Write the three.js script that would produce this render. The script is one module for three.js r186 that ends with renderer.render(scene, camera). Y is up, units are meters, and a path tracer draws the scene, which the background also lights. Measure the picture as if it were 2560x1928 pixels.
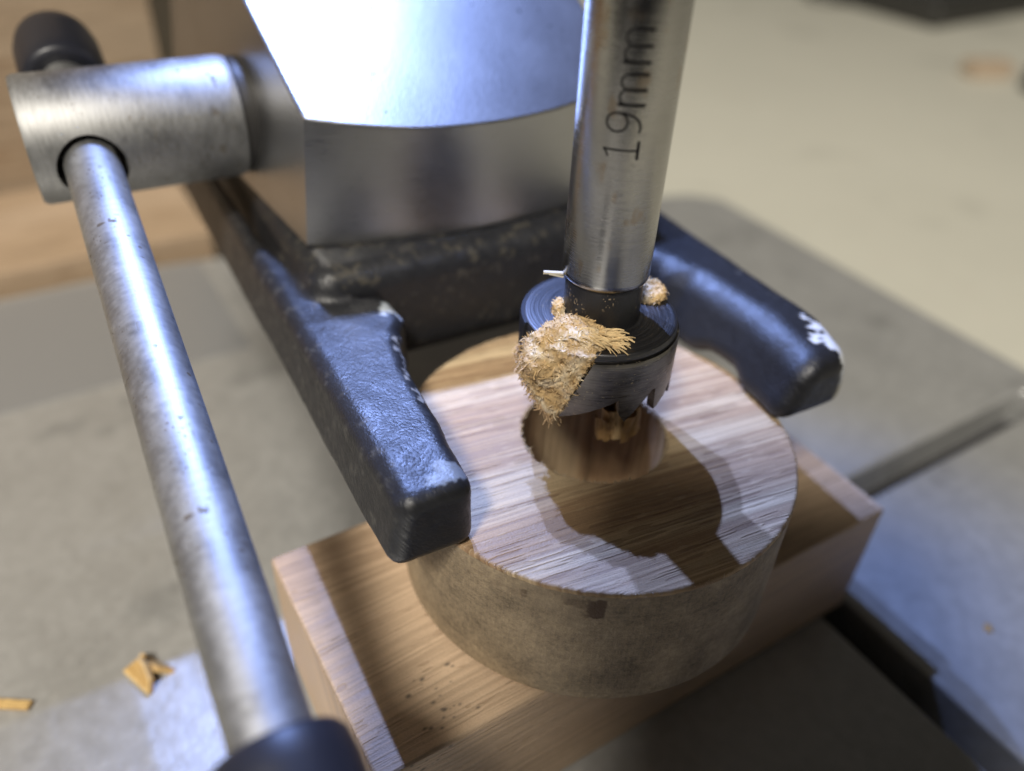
import * as THREE from 'three';
import { mergeGeometries, toCreasedNormals, mergeVertices } from 'three/addons/utils/BufferGeometryUtils.js';
import { RoundedBoxGeometry } from 'three/addons/geometries/RoundedBoxGeometry.js';
import { RectAreaLightUniformsLib } from 'three/addons/lights/RectAreaLightUniformsLib.js';
import { Brush, Evaluator, SUBTRACTION } from 'three-bvh-csg';

// ---------------------------------------------------------------- camera, lamps, exposure
// All measures below are millimetres with y = 0 on the upper face of the round workpiece; YT lifts that so that the machine table lies at y = 0.
const MM = 0.001, YT = 43.28;
const W = (x, y, z) => new THREE.Vector3(x * MM, (y + YT) * MM, z * MM);
const PHI = THREE.MathUtils.degToRad(37);            // turn of the hold-down clamp
const U = new THREE.Vector3(Math.cos(PHI), 0, -Math.sin(PHI)), V = new THREE.Vector3(Math.sin(PHI), 0, Math.cos(PHI));
const clampPoint = (a, y, b) => { const q = U.clone().multiplyScalar(a + 1.5).addScaledVector(V, b); return W(q.x, y, q.z); };

const scene = new THREE.Scene();
scene.background = new THREE.Color().setRGB(0.045, 0.042, 0.038);
const camera = new THREE.PerspectiveCamera(2 * Math.atan(964 / 2041.9) * 180 / Math.PI, 1024 / 771, 0.005, 30);
camera.position.copy(W(0, 68.775, 82.813));
camera.rotation.order = 'YXZ';
camera.rotation.set(-0.65407, 0.12097, 0.05152);
camera.focus = 0.0905;
camera.userData.fStop = 9.6;
const renderer = new THREE.WebGLRenderer();
renderer.toneMapping = THREE.LinearToneMapping;
renderer.toneMappingExposure = 1.08;
renderer.shadowMap.enabled = true;
RectAreaLightUniformsLib.init();

const LED = new THREE.Color().setRGB(0.31, 0.45, 1.0), LED_POWER = 0.110;
const ROOM = new THREE.Color().setRGB(1.0, 0.94, 0.84);

// ---------------------------------------------------------------- helpers
let seed = 7;
const rnd = () => { seed = (seed * 1664525 + 1013904223) >>> 0; return seed / 4294967296; };
const rr = (a, b) => a + (b - a) * rnd();
const clamp01 = (x) => Math.min(1, Math.max(0, x));
const mix = (a, b, t) => a + (b - a) * t;
const sm = (a, b, x) => { const t = clamp01((x - a) / (b - a)); return t * t * (3 - 2 * t); };
function h3(x, y, z) { let h = (Math.imul(x, 374761393) + Math.imul(y, 668265263) + Math.imul(z, 2147483647)) | 0; h = Math.imul(h ^ (h >>> 13), 1274126177); h ^= h >>> 16; return (h >>> 0) / 4294967296; }
function n3(x, y, z) {
  const X = Math.floor(x), Y = Math.floor(y), Z = Math.floor(z); let u = x - X, v = y - Y, w = z - Z;
  u = u * u * (3 - 2 * u); v = v * v * (3 - 2 * v); w = w * w * (3 - 2 * w);
  const l = (a, b, t) => a + (b - a) * t;
  return l(l(l(h3(X, Y, Z), h3(X + 1, Y, Z), u), l(h3(X, Y + 1, Z), h3(X + 1, Y + 1, Z), u), v), l(l(h3(X, Y, Z + 1), h3(X + 1, Y, Z + 1), u), l(h3(X, Y + 1, Z + 1), h3(X + 1, Y + 1, Z + 1), u), v), w);
}
function n2(x, y, s = 0, px = 0, py = 0) {   // value noise; px, py: repeat in cells
  const X = Math.floor(x), Y = Math.floor(y); let u = x - X, v = y - Y; u = u * u * (3 - 2 * u); v = v * v * (3 - 2 * v);
  const wx = (i) => px ? ((i % px) + px) % px : i, wy = (i) => py ? ((i % py) + py) % py : i;
  const a = h3(wx(X), wy(Y), s), b = h3(wx(X + 1), wy(Y), s), c = h3(wx(X), wy(Y + 1), s), d = h3(wx(X + 1), wy(Y + 1), s);
  return a + (b - a) * u + (c - a) * v + (a - b - c + d) * u * v;
}
const fbm2 = (x, y, s, o = 4, p = 0) => { let r = 0, a = 0.5, f = 1; for (let i = 0; i < o; i++) { r += a * n2(x * f, y * f, s + i, p * f, p * f); a *= 0.5; f *= 2; } return r; };
const fbm3 = (x, y, z, o = 3) => { let r = 0, a = 0.5, f = 1; for (let i = 0; i < o; i++) { r += a * n3(x * f, y * f, z * f); a *= 0.5; f *= 2.03; } return r; };

const enc = (c) => Math.round(255 * (c <= 0.0031308 ? c * 12.92 : 1.055 * Math.pow(c, 1 / 2.4) - 0.055));
// Several maps in one pass: fn(u, v) returns { c: [r, g, b] linear, r: roughness, h: height, m: metalness }
function maps(w, h, fn, want = 'crh') {
  const out = {}, C = new Uint8Array(w * h * 4), R = new Uint8Array(w * h * 4), H = new Float32Array(w * h * 4);
  for (let j = 0; j < h; j++) for (let i = 0; i < w; i++) {
    const o = fn((i + 0.5) / w, (j + 0.5) / h), k = 4 * (j * w + i);
    if (o.c) { C[k] = enc(clamp01(o.c[0])); C[k + 1] = enc(clamp01(o.c[1])); C[k + 2] = enc(clamp01(o.c[2])); C[k + 3] = 255; }
    R[k] = 255; R[k + 1] = Math.round(255 * clamp01(o.r ?? 1)); R[k + 2] = Math.round(255 * clamp01(o.m ?? 1)); R[k + 3] = 255;
    const hh = o.h ?? 0.5; H[k] = H[k + 1] = H[k + 2] = hh; H[k + 3] = 1;
  }
  const tex = (data, type, srgb) => { const t = new THREE.DataTexture(data, w, h, THREE.RGBAFormat, type); t.magFilter = THREE.LinearFilter; t.minFilter = THREE.LinearFilter; t.wrapS = t.wrapT = THREE.RepeatWrapping; if (srgb) t.colorSpace = THREE.SRGBColorSpace; t.needsUpdate = true; return t; };
  if (want.includes('c')) out.map = tex(C, THREE.UnsignedByteType, true);
  if (want.includes('r')) out.roughnessMap = tex(R, THREE.UnsignedByteType, false);
  if (want.includes('m')) out.metalnessMap = out.roughnessMap;
  if (want.includes('h')) out.bumpMap = tex(H, THREE.FloatType, false);
  return out;
}
const phys = (o) => new THREE.MeshPhysicalMaterial(o);

// things: a Group at the base, children in millimetres about the base
const used = {};
const numbered = (n) => { used[n] = (used[n] ?? -1) + 1; return used[n] ? `${n}_${String(used[n]).padStart(3, '0')}` : n; };
function thing(name, label, category, base, turn = 0, extra = {}) {
  const g = new THREE.Group(); g.name = numbered(name); g.position.copy(W(...base)); g.rotation.y = turn;
  g.userData = { label, category, ...extra }; scene.add(g); return g;
}
function part(name, geo, mat, parent, off = [0, 0, 0]) {   // geo in mm, in the parent's own axes; off = the parent's base in those axes
  geo.translate(-off[0], -off[1], -off[2]); geo.scale(MM, MM, MM);
  const m = new THREE.Mesh(geo, mat); m.name = name; m.castShadow = m.receiveShadow = true; parent.add(m); return m;
}
function structure(name, geo, mat, turn = 0) { const m = part(name, geo, mat, scene, [0, 0, 0]); m.position.y = YT * MM; m.rotation.y = turn; m.userData = { kind: 'structure' }; return m; }
const uvScale = (geo, su, sv, ou = 0, ov = 0) => { const a = geo.attributes.uv; for (let i = 0; i < a.count; i++) a.setXY(i, a.getX(i) * su + ou, a.getY(i) * sv + ov); return geo; };
const uvFrom = (geo, fn) => { const p = geo.attributes.position, n = geo.attributes.normal, a = new Float32Array(p.count * 2); for (let i = 0; i < p.count; i++) { const r = fn(p.getX(i), p.getY(i), p.getZ(i), n.getX(i), n.getY(i), n.getZ(i)); a[2 * i] = r[0]; a[2 * i + 1] = r[1]; } geo.setAttribute('uv', new THREE.BufferAttribute(a, 2)); return geo; };

// naive surface nets on a distance field
function fieldMesh(f, lo, hi, cell, colour) {
  const N = [0, 1, 2].map((k) => Math.ceil((hi[k] - lo[k]) / cell) + 1), [nx, ny, nz] = N, g = new Float32Array(nx * ny * nz);
  const id = (i, j, k) => (k * ny + j) * nx + i;
  for (let k = 0; k < nz; k++) for (let j = 0; j < ny; j++) for (let i = 0; i < nx; i++) g[id(i, j, k)] = f(lo[0] + i * cell, lo[1] + j * cell, lo[2] + k * cell);
  const vi = new Int32Array(nx * ny * nz).fill(-1), pos = [];
  const E = [[0, 1], [2, 3], [4, 5], [6, 7], [0, 2], [1, 3], [4, 6], [5, 7], [0, 4], [1, 5], [2, 6], [3, 7]];
  for (let k = 0; k < nz - 1; k++) for (let j = 0; j < ny - 1; j++) for (let i = 0; i < nx - 1; i++) {
    const c = []; let m = 0;
    for (let q = 0; q < 8; q++) { c[q] = g[id(i + (q & 1), j + ((q >> 1) & 1), k + (q >> 2))]; if (c[q] < 0) m |= 1 << q; }
    if (m === 0 || m === 255) continue;
    let x = 0, y = 0, z = 0, n = 0;
    for (const [a, b] of E) if ((c[a] < 0) !== (c[b] < 0)) { const t = c[a] / (c[a] - c[b]); x += mix(a & 1, b & 1, t); y += mix((a >> 1) & 1, (b >> 1) & 1, t); z += mix(a >> 2, b >> 2, t); n++; }
    vi[id(i, j, k)] = pos.length / 3; pos.push(lo[0] + (i + x / n) * cell, lo[1] + (j + y / n) * cell, lo[2] + (k + z / n) * cell);
  }
  const ix = [], quad = (a, b, c, d, flip) => flip ? ix.push(a, c, b, a, d, c) : ix.push(a, b, c, a, c, d);
  for (let k = 1; k < nz - 1; k++) for (let j = 1; j < ny - 1; j++) for (let i = 1; i < nx - 1; i++) {
    const s = g[id(i, j, k)] < 0;
    if (s !== g[id(i + 1, j, k)] < 0) quad(vi[id(i, j - 1, k - 1)], vi[id(i, j, k - 1)], vi[id(i, j, k)], vi[id(i, j - 1, k)], !s);
    if (s !== g[id(i, j + 1, k)] < 0) quad(vi[id(i - 1, j, k - 1)], vi[id(i - 1, j, k)], vi[id(i, j, k)], vi[id(i, j, k - 1)], !s);
    if (s !== g[id(i, j, k + 1)] < 0) quad(vi[id(i - 1, j - 1, k)], vi[id(i, j - 1, k)], vi[id(i, j, k)], vi[id(i - 1, j, k)], !s);
  }
  const geo = new THREE.BufferGeometry(), P = new Float32Array(pos), Nn = new Float32Array(pos.length), e = cell * 0.5, Cc = colour ? new Float32Array(pos.length) : null;
  for (let q = 0; q < P.length; q += 3) {
    const x = P[q], y = P[q + 1], z = P[q + 2];
    let a = f(x + e, y, z) - f(x - e, y, z), b = f(x, y + e, z) - f(x, y - e, z), c = f(x, y, z + e) - f(x, y, z - e); const l = Math.hypot(a, b, c) || 1;
    Nn[q] = a / l; Nn[q + 1] = b / l; Nn[q + 2] = c / l;
    if (colour) { const r = colour(x, y, z, a / l, b / l, c / l); Cc[q] = r[0]; Cc[q + 1] = r[1]; Cc[q + 2] = r[2]; }
  }
  geo.setAttribute('position', new THREE.BufferAttribute(P, 3)); geo.setAttribute('normal', new THREE.BufferAttribute(Nn, 3));
  if (colour) geo.setAttribute('color', new THREE.BufferAttribute(Cc, 3));
  geo.setIndex(ix); return geo;
}
const smin = (a, b, k) => { const h = Math.max(k - Math.abs(a - b), 0) / k; return Math.min(a, b) - h * h * k * 0.25; };
const box3 = (x, y, z, hx, hy, hz, r) => { const a = Math.abs(x) - hx + r, b = Math.abs(y) - hy + r, c = Math.abs(z) - hz + r; return Math.hypot(Math.max(a, 0), Math.max(b, 0), Math.max(c, 0)) + Math.min(Math.max(a, b, c), 0) - r; };
const lathe = (pts, seg = 96, t0 = 0, tl = Math.PI * 2) => new THREE.LatheGeometry(pts.map(([r, y]) => new THREE.Vector2(r, y)), seg, t0, tl);
// lathe profile with creases kept: every point doubled into its own segment
function latheSharp(pts, seg = 96) { return mergeGeometries(pts.slice(1).map((q, i) => lathe([pts[i], q], seg))); }
const alongX = (geo) => geo.rotateZ(-Math.PI / 2);   // lathe axis y -> x

// ---------------------------------------------------------------- lamps (outside the frame)
function ledLamp(a, label) {
  const p = clampPoint(a, 150, -105), t = new THREE.Group(); t.name = numbered('led_lamp'); t.position.copy(p); scene.add(t);
  t.userData = { label, category: 'lamp', group: 'work lamps of the drill press' };
  const bezel = new THREE.Mesh(latheSharp([[0, 5], [3.6, 5], [3.6, 0], [2.9, 0], [2.9, 3]], 32).scale(MM, MM, MM), phys({ color: 0x111111, roughness: 0.5 })); bezel.name = 'bezel'; t.add(bezel);
  const lens = new THREE.Mesh(new THREE.CircleGeometry(2.8, 24).rotateX(Math.PI / 2).translate(0, 2.6, 0).scale(MM, MM, MM), new THREE.MeshStandardMaterial({ color: 0x222222, emissive: LED, emissiveIntensity: 4 })); lens.name = 'lamp_lens'; t.add(lens);
  const aim = W(3, 0, 4).sub(p).normalize(); t.quaternion.setFromUnitVectors(new THREE.Vector3(0, -1, 0), aim);
  const l = new THREE.SpotLight(LED, LED_POWER, 0, THREE.MathUtils.degToRad(27.5), 0.5, 2); l.castShadow = true; l.shadow.radius = 0.075; l.position.set(0, -0.0012, 0); l.target.position.set(0, -0.1, 0); t.add(l, l.target);
}
ledLamp(-10.6, 'small bluish work lamp under the drill head, beside the tommy bar');
ledLamp(12.6, 'small bluish work lamp under the drill head, away from the tommy bar');
function panelLamp(name, label, pos, target, w, h, col, power) {
  const t = new THREE.Group(); t.name = numbered(name); t.position.copy(pos); scene.add(t); t.lookAt(target);
  t.userData = { label, category: 'lamp' };
  const f = new THREE.Mesh(new RoundedBoxGeometry(w + 0.03, h + 0.03, 0.03, 2, 0.006).translate(0, 0, -0.02), phys({ color: 0xd8d8d4, roughness: 0.6 })); f.name = 'lamp_frame'; t.add(f);
  const g = new THREE.Mesh(new THREE.PlaneGeometry(w, h).translate(0, 0, -0.003), new THREE.MeshStandardMaterial({ color: 0x999999, emissive: col, emissiveIntensity: 0.2 })); g.name = 'lamp_diffuser'; t.add(g);
  const l = new THREE.RectAreaLight(col, power, w, h); l.rotation.y = Math.PI; t.add(l);
}
const SPOT = W(0, -10, 0);
panelLamp('ceiling_lamp', 'large warm ceiling lamp above and in front of the machine', new THREE.Vector3(-0.17, 1.40, 1.03), SPOT, 0.40, 0.30, ROOM, 104);

// the phone that takes the picture, held just behind the lens: it shades the front of the work
{
  const t = new THREE.Group(); t.name = 'phone'; t.position.copy(camera.position); t.rotation.copy(camera.rotation); scene.add(t);
  t.userData = { label: 'dark phone held in front of the work to photograph it', category: 'phone' };
  const body = new THREE.Mesh(new RoundedBoxGeometry(0.076, 0.152, 0.009, 3, 0.004).translate(0.019, -0.043, 0.0125), phys({ color: 0x0b0b0c, roughness: 0.4 })); body.name = 'body'; t.add(body);
  const bar = new THREE.Mesh(new RoundedBoxGeometry(0.0762, 0.024, 0.003, 3, 0.001).translate(0.019, 0.004, 0.0072), phys({ color: 0x08080a, roughness: 0.15 })); bar.name = 'camera_bar'; t.add(bar);
}

// ---------------------------------------------------------------- machine table, bench
const TABLE_TURN = 0.6989;
{
  const M = maps(1024, 1024, (u, v) => {
    const f = fbm2(u * 8, v * 8, 3, 5, 8), g = fbm2(u * 64, v * 64, 9, 3, 64), st = fbm2(u * 5, v * 5, 31, 4, 5);
    const stain = sm(0.60, 0.72, st), k = 0.43 + 0.07 * (f - 0.5) + 0.10 * (g - 0.5) - 0.09 * stain;
    const sc = n2(u * 16, v * 400, 5, 16, 400) > 0.93 ? 0.03 : 0;
    return { c: [(k + sc) * 1.0, (k + sc) * 1.0, (k + sc) * 0.97], r: 0.40 + 0.16 * (f - 0.5) + 0.16 * (g - 0.5) + 0.1 * stain, h: g };
  });
  for (const t of Object.values(M)) t.repeat.set(1 / 90, 1 / 90);
  const mat = phys({ ...M, metalness: 0.4, bumpScale: 0.00006, roughness: 1 });
  const s = new THREE.Shape([[139, 170], [139, -112], [132, -119.5], [120, -123.5], [-30, -149], [-270, -150], [-270, 170]].map(([u, v]) => new THREE.Vector2(u, -v)));
  const slot = (u0, u1, v0, v1, r) => { const p = new THREE.Path(); p.moveTo(u0 + r, -v0); p.lineTo(u1 - r, -v0); p.quadraticCurveTo(u1, -v0, u1, -v0 - r); p.lineTo(u1, -v1 + r); p.quadraticCurveTo(u1, -v1, u1 - r, -v1); p.lineTo(u0 + r, -v1); p.quadraticCurveTo(u0, -v1, u0, -v1 + r); p.lineTo(u0, -v0 - r); p.quadraticCurveTo(u0, -v0, u0 + r, -v0); s.holes.push(p); };
  slot(38.8, 46.6, 13, 165, 3); slot(53, 132, -1.8, 6.2, 3);
  const geo = new THREE.ExtrudeGeometry(s, { depth: 14, bevelEnabled: true, bevelSize: 0.9, bevelThickness: 0.9, bevelSegments: 3, curveSegments: 6 });
  geo.translate(0, 0, -14.9).rotateX(-Math.PI / 2).translate(0, -YT, 0);
  const table = structure('table', geo, mat, TABLE_TURN);
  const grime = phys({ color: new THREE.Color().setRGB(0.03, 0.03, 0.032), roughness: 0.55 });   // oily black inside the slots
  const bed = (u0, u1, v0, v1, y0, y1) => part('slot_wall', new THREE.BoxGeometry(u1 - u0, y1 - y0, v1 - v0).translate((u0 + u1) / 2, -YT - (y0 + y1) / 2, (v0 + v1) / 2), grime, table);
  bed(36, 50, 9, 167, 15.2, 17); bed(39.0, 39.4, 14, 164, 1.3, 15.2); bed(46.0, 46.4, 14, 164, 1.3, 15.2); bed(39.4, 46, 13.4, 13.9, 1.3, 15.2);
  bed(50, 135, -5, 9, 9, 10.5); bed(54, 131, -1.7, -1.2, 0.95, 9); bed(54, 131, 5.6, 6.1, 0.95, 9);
  part('machined_strip', new THREE.BoxGeometry(250, 0.3, 46).translate(-145, -YT + 0.05, -124), phys({ color: new THREE.Color().setRGB(0.37, 0.38, 0.39), roughness: 0.4, metalness: 0.5 }), table);
  part('underside', new THREE.BoxGeometry(380, 8, 300).translate(-70, -YT - 22.5, 15), mat, table);

  const B = maps(1024, 1024, (u, v) => {
    const f = fbm2(u * 6, v * 6, 43, 4, 6), g = fbm2(u * 90, v * 90, 47, 2, 90), st = sm(0.62, 0.72, fbm2(u * 11, v * 11, 53, 3, 11));
    const k = 1 + 0.10 * (f - 0.5) + 0.05 * (g - 0.5) - 0.16 * st;
    return { c: [0.62 * k, 0.605 * k, 0.515 * k], r: 0.5 + 0.2 * (f - 0.5), h: g };
  });
  for (const t of Object.values(B)) t.repeat.set(3, 3);
  structure('bench_top', new THREE.BoxGeometry(2400, 20, 1800).translate(0, -YT - 36, -600), phys({ ...B, bumpScale: 0.00005, roughness: 1 }));
}

// ---------------------------------------------------------------- wood
// along: mm with the grain, across: mm over the grain
function woodMaps(size, spanU, spanV, o) {
  return maps(size, size, (u, v) => {
    const a = u * spanU, c0 = v * spanV, c = c0 + 0.9 * (n2(a * 0.045, c0 * 0.12, o.s) - 0.5) * o.wave;
    const band = fbm2(a * 0.012, c * o.band, o.s + 1, 3), fine = n2(a * 0.07, c * 3.2, o.s + 5) * 0.6 + n2(a * 0.15, c * 8, o.s + 6) * 0.4;
    const t = sm(0.32, 0.62, band * 0.8 + fine * 0.25 - 0.03), tt = sm(0.25, 0.8, fine);
    const pc = n2(a * o.poreLen, c * o.poreW, o.s + 9), pz = n2(a * 0.05, c * 0.55, o.s + 11), pore = sm(o.poreT, o.poreT + 0.09, pc) * sm(0.38, 0.56, pz);
    const fleck = sm(0.78, 0.9, n2(a * 0.5, c * 5, o.s + 15)), grit = n2(a * 9, c * 9, o.s + 17);
    let r = [0, 1, 2].map((i) => mix(o.dark[i], o.light[i], t) * mix(0.86, 1.1, tt) * mix(0.93, 1.07, grit));
    r = r.map((x, i) => mix(mix(x, o.light[i] * 1.12, fleck * (o.fleckK ?? 0.3)), o.pore[i], pore * (o.poreK ?? 0.42)));
    if (o.extra) r = o.extra(a, c0, r);
    return { c: r, r: o.rough + 0.12 * (tt - 0.5), h: 0.55 * tt + 0.35 * grit - 0.8 * pore + 0.3 * fleck };
  });
}
const discM = woodMaps(1280, 60, 60, { s: 100, wave: 1, band: 0.34, dark: [0.42, 0.275, 0.155], light: [0.63, 0.48, 0.295], pore: [0.19, 0.105, 0.06], poreLen: 0.26, poreW: 5.2, poreT: 0.66, rough: 0.62 });
const SPECKS = Array.from({ length: 22 }, () => [rr(9, 17), rr(29.5, 37), rr(-0.1, 0.12)]);
const blockM = woodMaps(1024, 96, 48, { s: 200, wave: 2, band: 0.06, dark: [0.48, 0.335, 0.215], light: [0.56, 0.41, 0.275], pore: [0.27, 0.165, 0.095], poreLen: 0.5, poreW: 3.4, poreT: 0.74, rough: 0.55, poreK: 0.22, fleckK: 0.15,
  extra: (a, c, r) => { // dark specks near one corner of the upper face
    for (const [x, y, q] of SPECKS) { const d = Math.hypot((a - x) / 1.5, c - y) - q; if (d < 0.35) { const k = sm(0.3, -0.05, d) * 0.75; r = r.map((e) => mix(e, 0.045, k)); } } return r; } });

// ---------------------------------------------------------------- wooden block under the disc
{
  const u0 = -39.84, u1 = 44.43, v0 = -15.99, v1 = 20.09, H = 23.38, top = -19.88;
  const L = u1 - u0, D = v1 - v0, cu = (u0 + u1) / 2, cv = (v0 + v1) / 2;
  const bx = cu * Math.cos(TABLE_TURN) + cv * Math.sin(TABLE_TURN), bz = -cu * Math.sin(TABLE_TURN) + cv * Math.cos(TABLE_TURN);
  const t = thing('wooden_block', 'pale rectangular wooden block under the round wooden disc', 'wood block', [bx, top - H, bz], TABLE_TURN);
  const g = new RoundedBoxGeometry(L, H, D, 3, 0.55).translate(0, H / 2, 0);
  uvFrom(g, (x, y, z, nx, ny, nz) => Math.abs(ny) > 0.7 ? [(x + L / 2 + 3) / 96, (z + D / 2 + 3) / 48] : Math.abs(nz) > 0.7 ? [(x + 50) / 96, (y + 14) / 48] : [(z * 0.15 + y * 0.1 + 30) / 96, (z + y * 0.5 + 30) / 48]);
  part('block', g, phys({ ...blockM, roughness: 1, bumpScale: 0.00009 }), t);
}

// ---------------------------------------------------------------- round workpiece with its hole
const DC = [1.58, 2.0], HC = [1.16, 1.18], DR = 25.34, DH = 19.88, HR = 9.55, GRAIN = THREE.MathUtils.degToRad(-32);
const disc = thing('wooden_disc', 'round wooden disc with a drilled hole, held on the wooden block', 'wood disc', [DC[0], -DH, DC[1]]);
{
  // upper face: rings between a ragged hole edge and a ragged outer edge, folded a little over both
  const seg = 360, rows = [], off = [HC[0] - DC[0], HC[1] - DC[1]];
  const rag = (th, s, f) => (fbm2(Math.cos(th) * f + 9, Math.sin(th) * f + 9, s, 4) - 0.47);
  for (let i = 0; i <= seg; i++) {
    const th = i / seg * Math.PI * 2, c = Math.sin(th), s = Math.cos(th), hr = HR + 0.42 * rag(th, 300, 14), or = DR + 0.22 * rag(th, 310, 30);
    const edge = (rad, cx, cz, y) => [cx + rad * c, y, cz + rad * s];
    rows.push([edge(hr - 0.10, ...off, -0.75), edge(hr, ...off, -0.16), edge(hr + 0.22, ...off, -0.02 + 0.1 * Math.max(0, rag(th, 320, 18))),
      ...[0.08, 0.3, 0.5, 0.7, 0.9].map((k) => { const A = edge(hr + 0.5, ...off, 0), B = edge(or - 0.55, 0, 0, 0); return [mix(A[0], B[0], k), 0, mix(A[2], B[2], k)]; }),
      edge(or - 0.5, 0, 0, 0), edge(or - 0.24, 0, 0, -0.05), edge(or - 0.05, 0, 0, -0.24), edge(or, 0, 0, -0.55)]);
  }
  const n = rows[0].length, pos = [], ix = [];
  rows.forEach((r) => r.forEach((p) => pos.push(p[0], p[1] + DH, p[2])));
  for (let i = 0; i < seg; i++) for (let j = 0; j < n - 1; j++) { const a = i * n + j, b = a + n; ix.push(a, a + 1, b, b, a + 1, b + 1); }
  const g = new THREE.BufferGeometry(); g.setAttribute('position', new THREE.Float32BufferAttribute(pos, 3)); g.setIndex(ix); g.computeVertexNormals();
  uvFrom(g, (x, y, z) => [(x * Math.cos(GRAIN) + z * Math.sin(GRAIN) + 30) / 60, (-x * Math.sin(GRAIN) + z * Math.cos(GRAIN) + 30 + (y - DH) * 0.5) / 60]);
  part('upper_face', g, phys({ ...discM, roughness: 1, bumpScale: 0.00009, side: THREE.DoubleSide }), disc);
  // sawn rim: uv in mm of arc and height
  const R = maps(2048, 512, (u, v) => {
    const arc = u * 159.2, y = v * 20, deg = u * 360 - 180;
    const fib = n2(arc * 5, y * 0.5, 401) * 0.5 + n2(arc * 11, y * 1.2, 402) * 0.5, ring = n2(arc * 0.06, y * 5.5, 403), cloud = fbm2(arc * 0.22, y * 0.26, 404, 4), grit = n2(arc * 9, y * 9, 405);
    const k = 0.80 + 0.26 * (fib - 0.5) + 0.12 * (ring - 0.5) + 0.75 * (cloud - 0.5) + 0.30 * (grit - 0.5) + 0.25 * (n2(arc * 2.3, y * 2.3, 408) - 0.5);
    let c = [0.41 * k, 0.318 * k, 0.205 * k];
    const burn = (d0, d1, y0, y1, w) => { const e = 3.4 * (fbm2(arc * 1.1, y * 1.3, 407, 4) - 0.45), a = Math.min((deg - d0 + e) / 2.0, (d1 - deg + 0.4 * e) / 0.6, (y - y0 + e) / 0.9, (y1 - y + 0.3 * e) / 0.4); return w * sm(0, 1, a); };
    const bn = Math.max(burn(1.2, 6.8, 15.2, 18.9, 0.9), burn(-4.5, 2.2, 17.0, 18.8, 0.5), burn(-15.2, -12.6, 16.9, 18.4, 0.6), burn(-30, -15, 16.5, 17.6, 0.2));
    c = c.map((x, i) => mix(x, [0.075, 0.04, 0.02][i], bn));
    return { c, r: 0.66 + 0.2 * (fib - 0.5), h: 0.25 * fib + 0.15 * ring + 0.4 * grit };
  });
  const side = lathe([[DR - 0.9, 0], [DR - 0.3, 0.15], [DR, 0.7], [DR, 6], [DR, 12], [DR, DH - 0.54]], 240);
  uvFrom(side, (x, y, z, nx, ny, nz) => [0, y / 20]);
  { const p = side.attributes.position, a = side.attributes.uv, rowsN = 6; for (let i = 0; i < p.count; i++) { const k = Math.floor(i / rowsN); a.setX(i, ((k / 240) + 0.5)); } }
  part('sawn_rim', side, phys({ ...R, roughness: 1, bumpScale: 0.00012, side: THREE.DoubleSide }), disc);
  const bore = lathe([[HR - 0.1, DH - 0.75], [HR - 0.12, 10], [HR - 0.12, 0.02]], 120).translate(off[0], 0, off[1]);
  uvFrom(bore, (x, y, z) => [y / 60, Math.atan2(x - off[0], z - off[1]) * HR / 60]);
  part('bore', bore, phys({ ...discM, roughness: 1, bumpScale: 0.00010, side: THREE.DoubleSide }), disc);
  // torn fibres standing at the hole and along the sawn edge
  { const g = new THREE.ConeGeometry(0.5, 1, 4).translate(0, 0.5, 0), L = [], q = new THREE.Quaternion(), Yv = new THREE.Vector3(0, 1, 0);
    const add = (x, y, z, dx, dy, dz, len, w) => { q.setFromUnitVectors(Yv, new THREE.Vector3(dx, dy, dz).normalize()); L.push(new THREE.Matrix4().compose(new THREE.Vector3(x, y + DH, z).multiplyScalar(MM), q, new THREE.Vector3(w, len, w * 0.6).multiplyScalar(MM))); };
    for (let k = 0; k < 900; k++) { const th = rnd() * 6.283, c = Math.sin(th), s = Math.cos(th), r = HR + rr(-0.12, 0.14); if (n2(c * 7 + 20, s * 7 + 20, 330) < 0.38) continue; add(off[0] + c * r, rr(-0.4, 0.02), off[1] + s * r, -c * rr(0.1, 1) + rr(-0.6, 0.6), rr(-0.3, 0.8), -s * rr(0.1, 1) + rr(-0.6, 0.6), rr(0.15, 0.55) * (rnd() < 0.08 ? 2 : 1), rr(0.08, 0.2)); }
    for (let k = 0; k < 1100; k++) { const th = rnd() * 6.283, c = Math.sin(th), s = Math.cos(th), r = DR - rr(0.02, 0.35); if (n2(c * 9 + 40, s * 9 + 40, 331) < 0.4) continue; add(c * r, -0.1 - 0.3 * sm(0.2, 0, DR - r), s * r, c * rr(0, 1) + rr(-0.7, 0.7), rr(0, 0.9), s * rr(0, 1) + rr(-0.7, 0.7), rr(0.1, 0.35), rr(0.06, 0.15)); }
    const m = new THREE.InstancedMesh(g, phys({ color: new THREE.Color().setRGB(0.62, 0.50, 0.34), roughness: 0.9 }), L.length); L.forEach((x, i) => m.setMatrixAt(i, x)); m.name = 'torn_fibres'; m.userData = { kind: 'stuff' }; disc.add(m); }
  part('lower_face', new THREE.RingGeometry(HR, DR - 0.9, 96).rotateX(Math.PI / 2).translate(0, 0.01, 0), phys({ ...discM, roughness: 1, side: THREE.DoubleSide }), disc);
}

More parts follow.
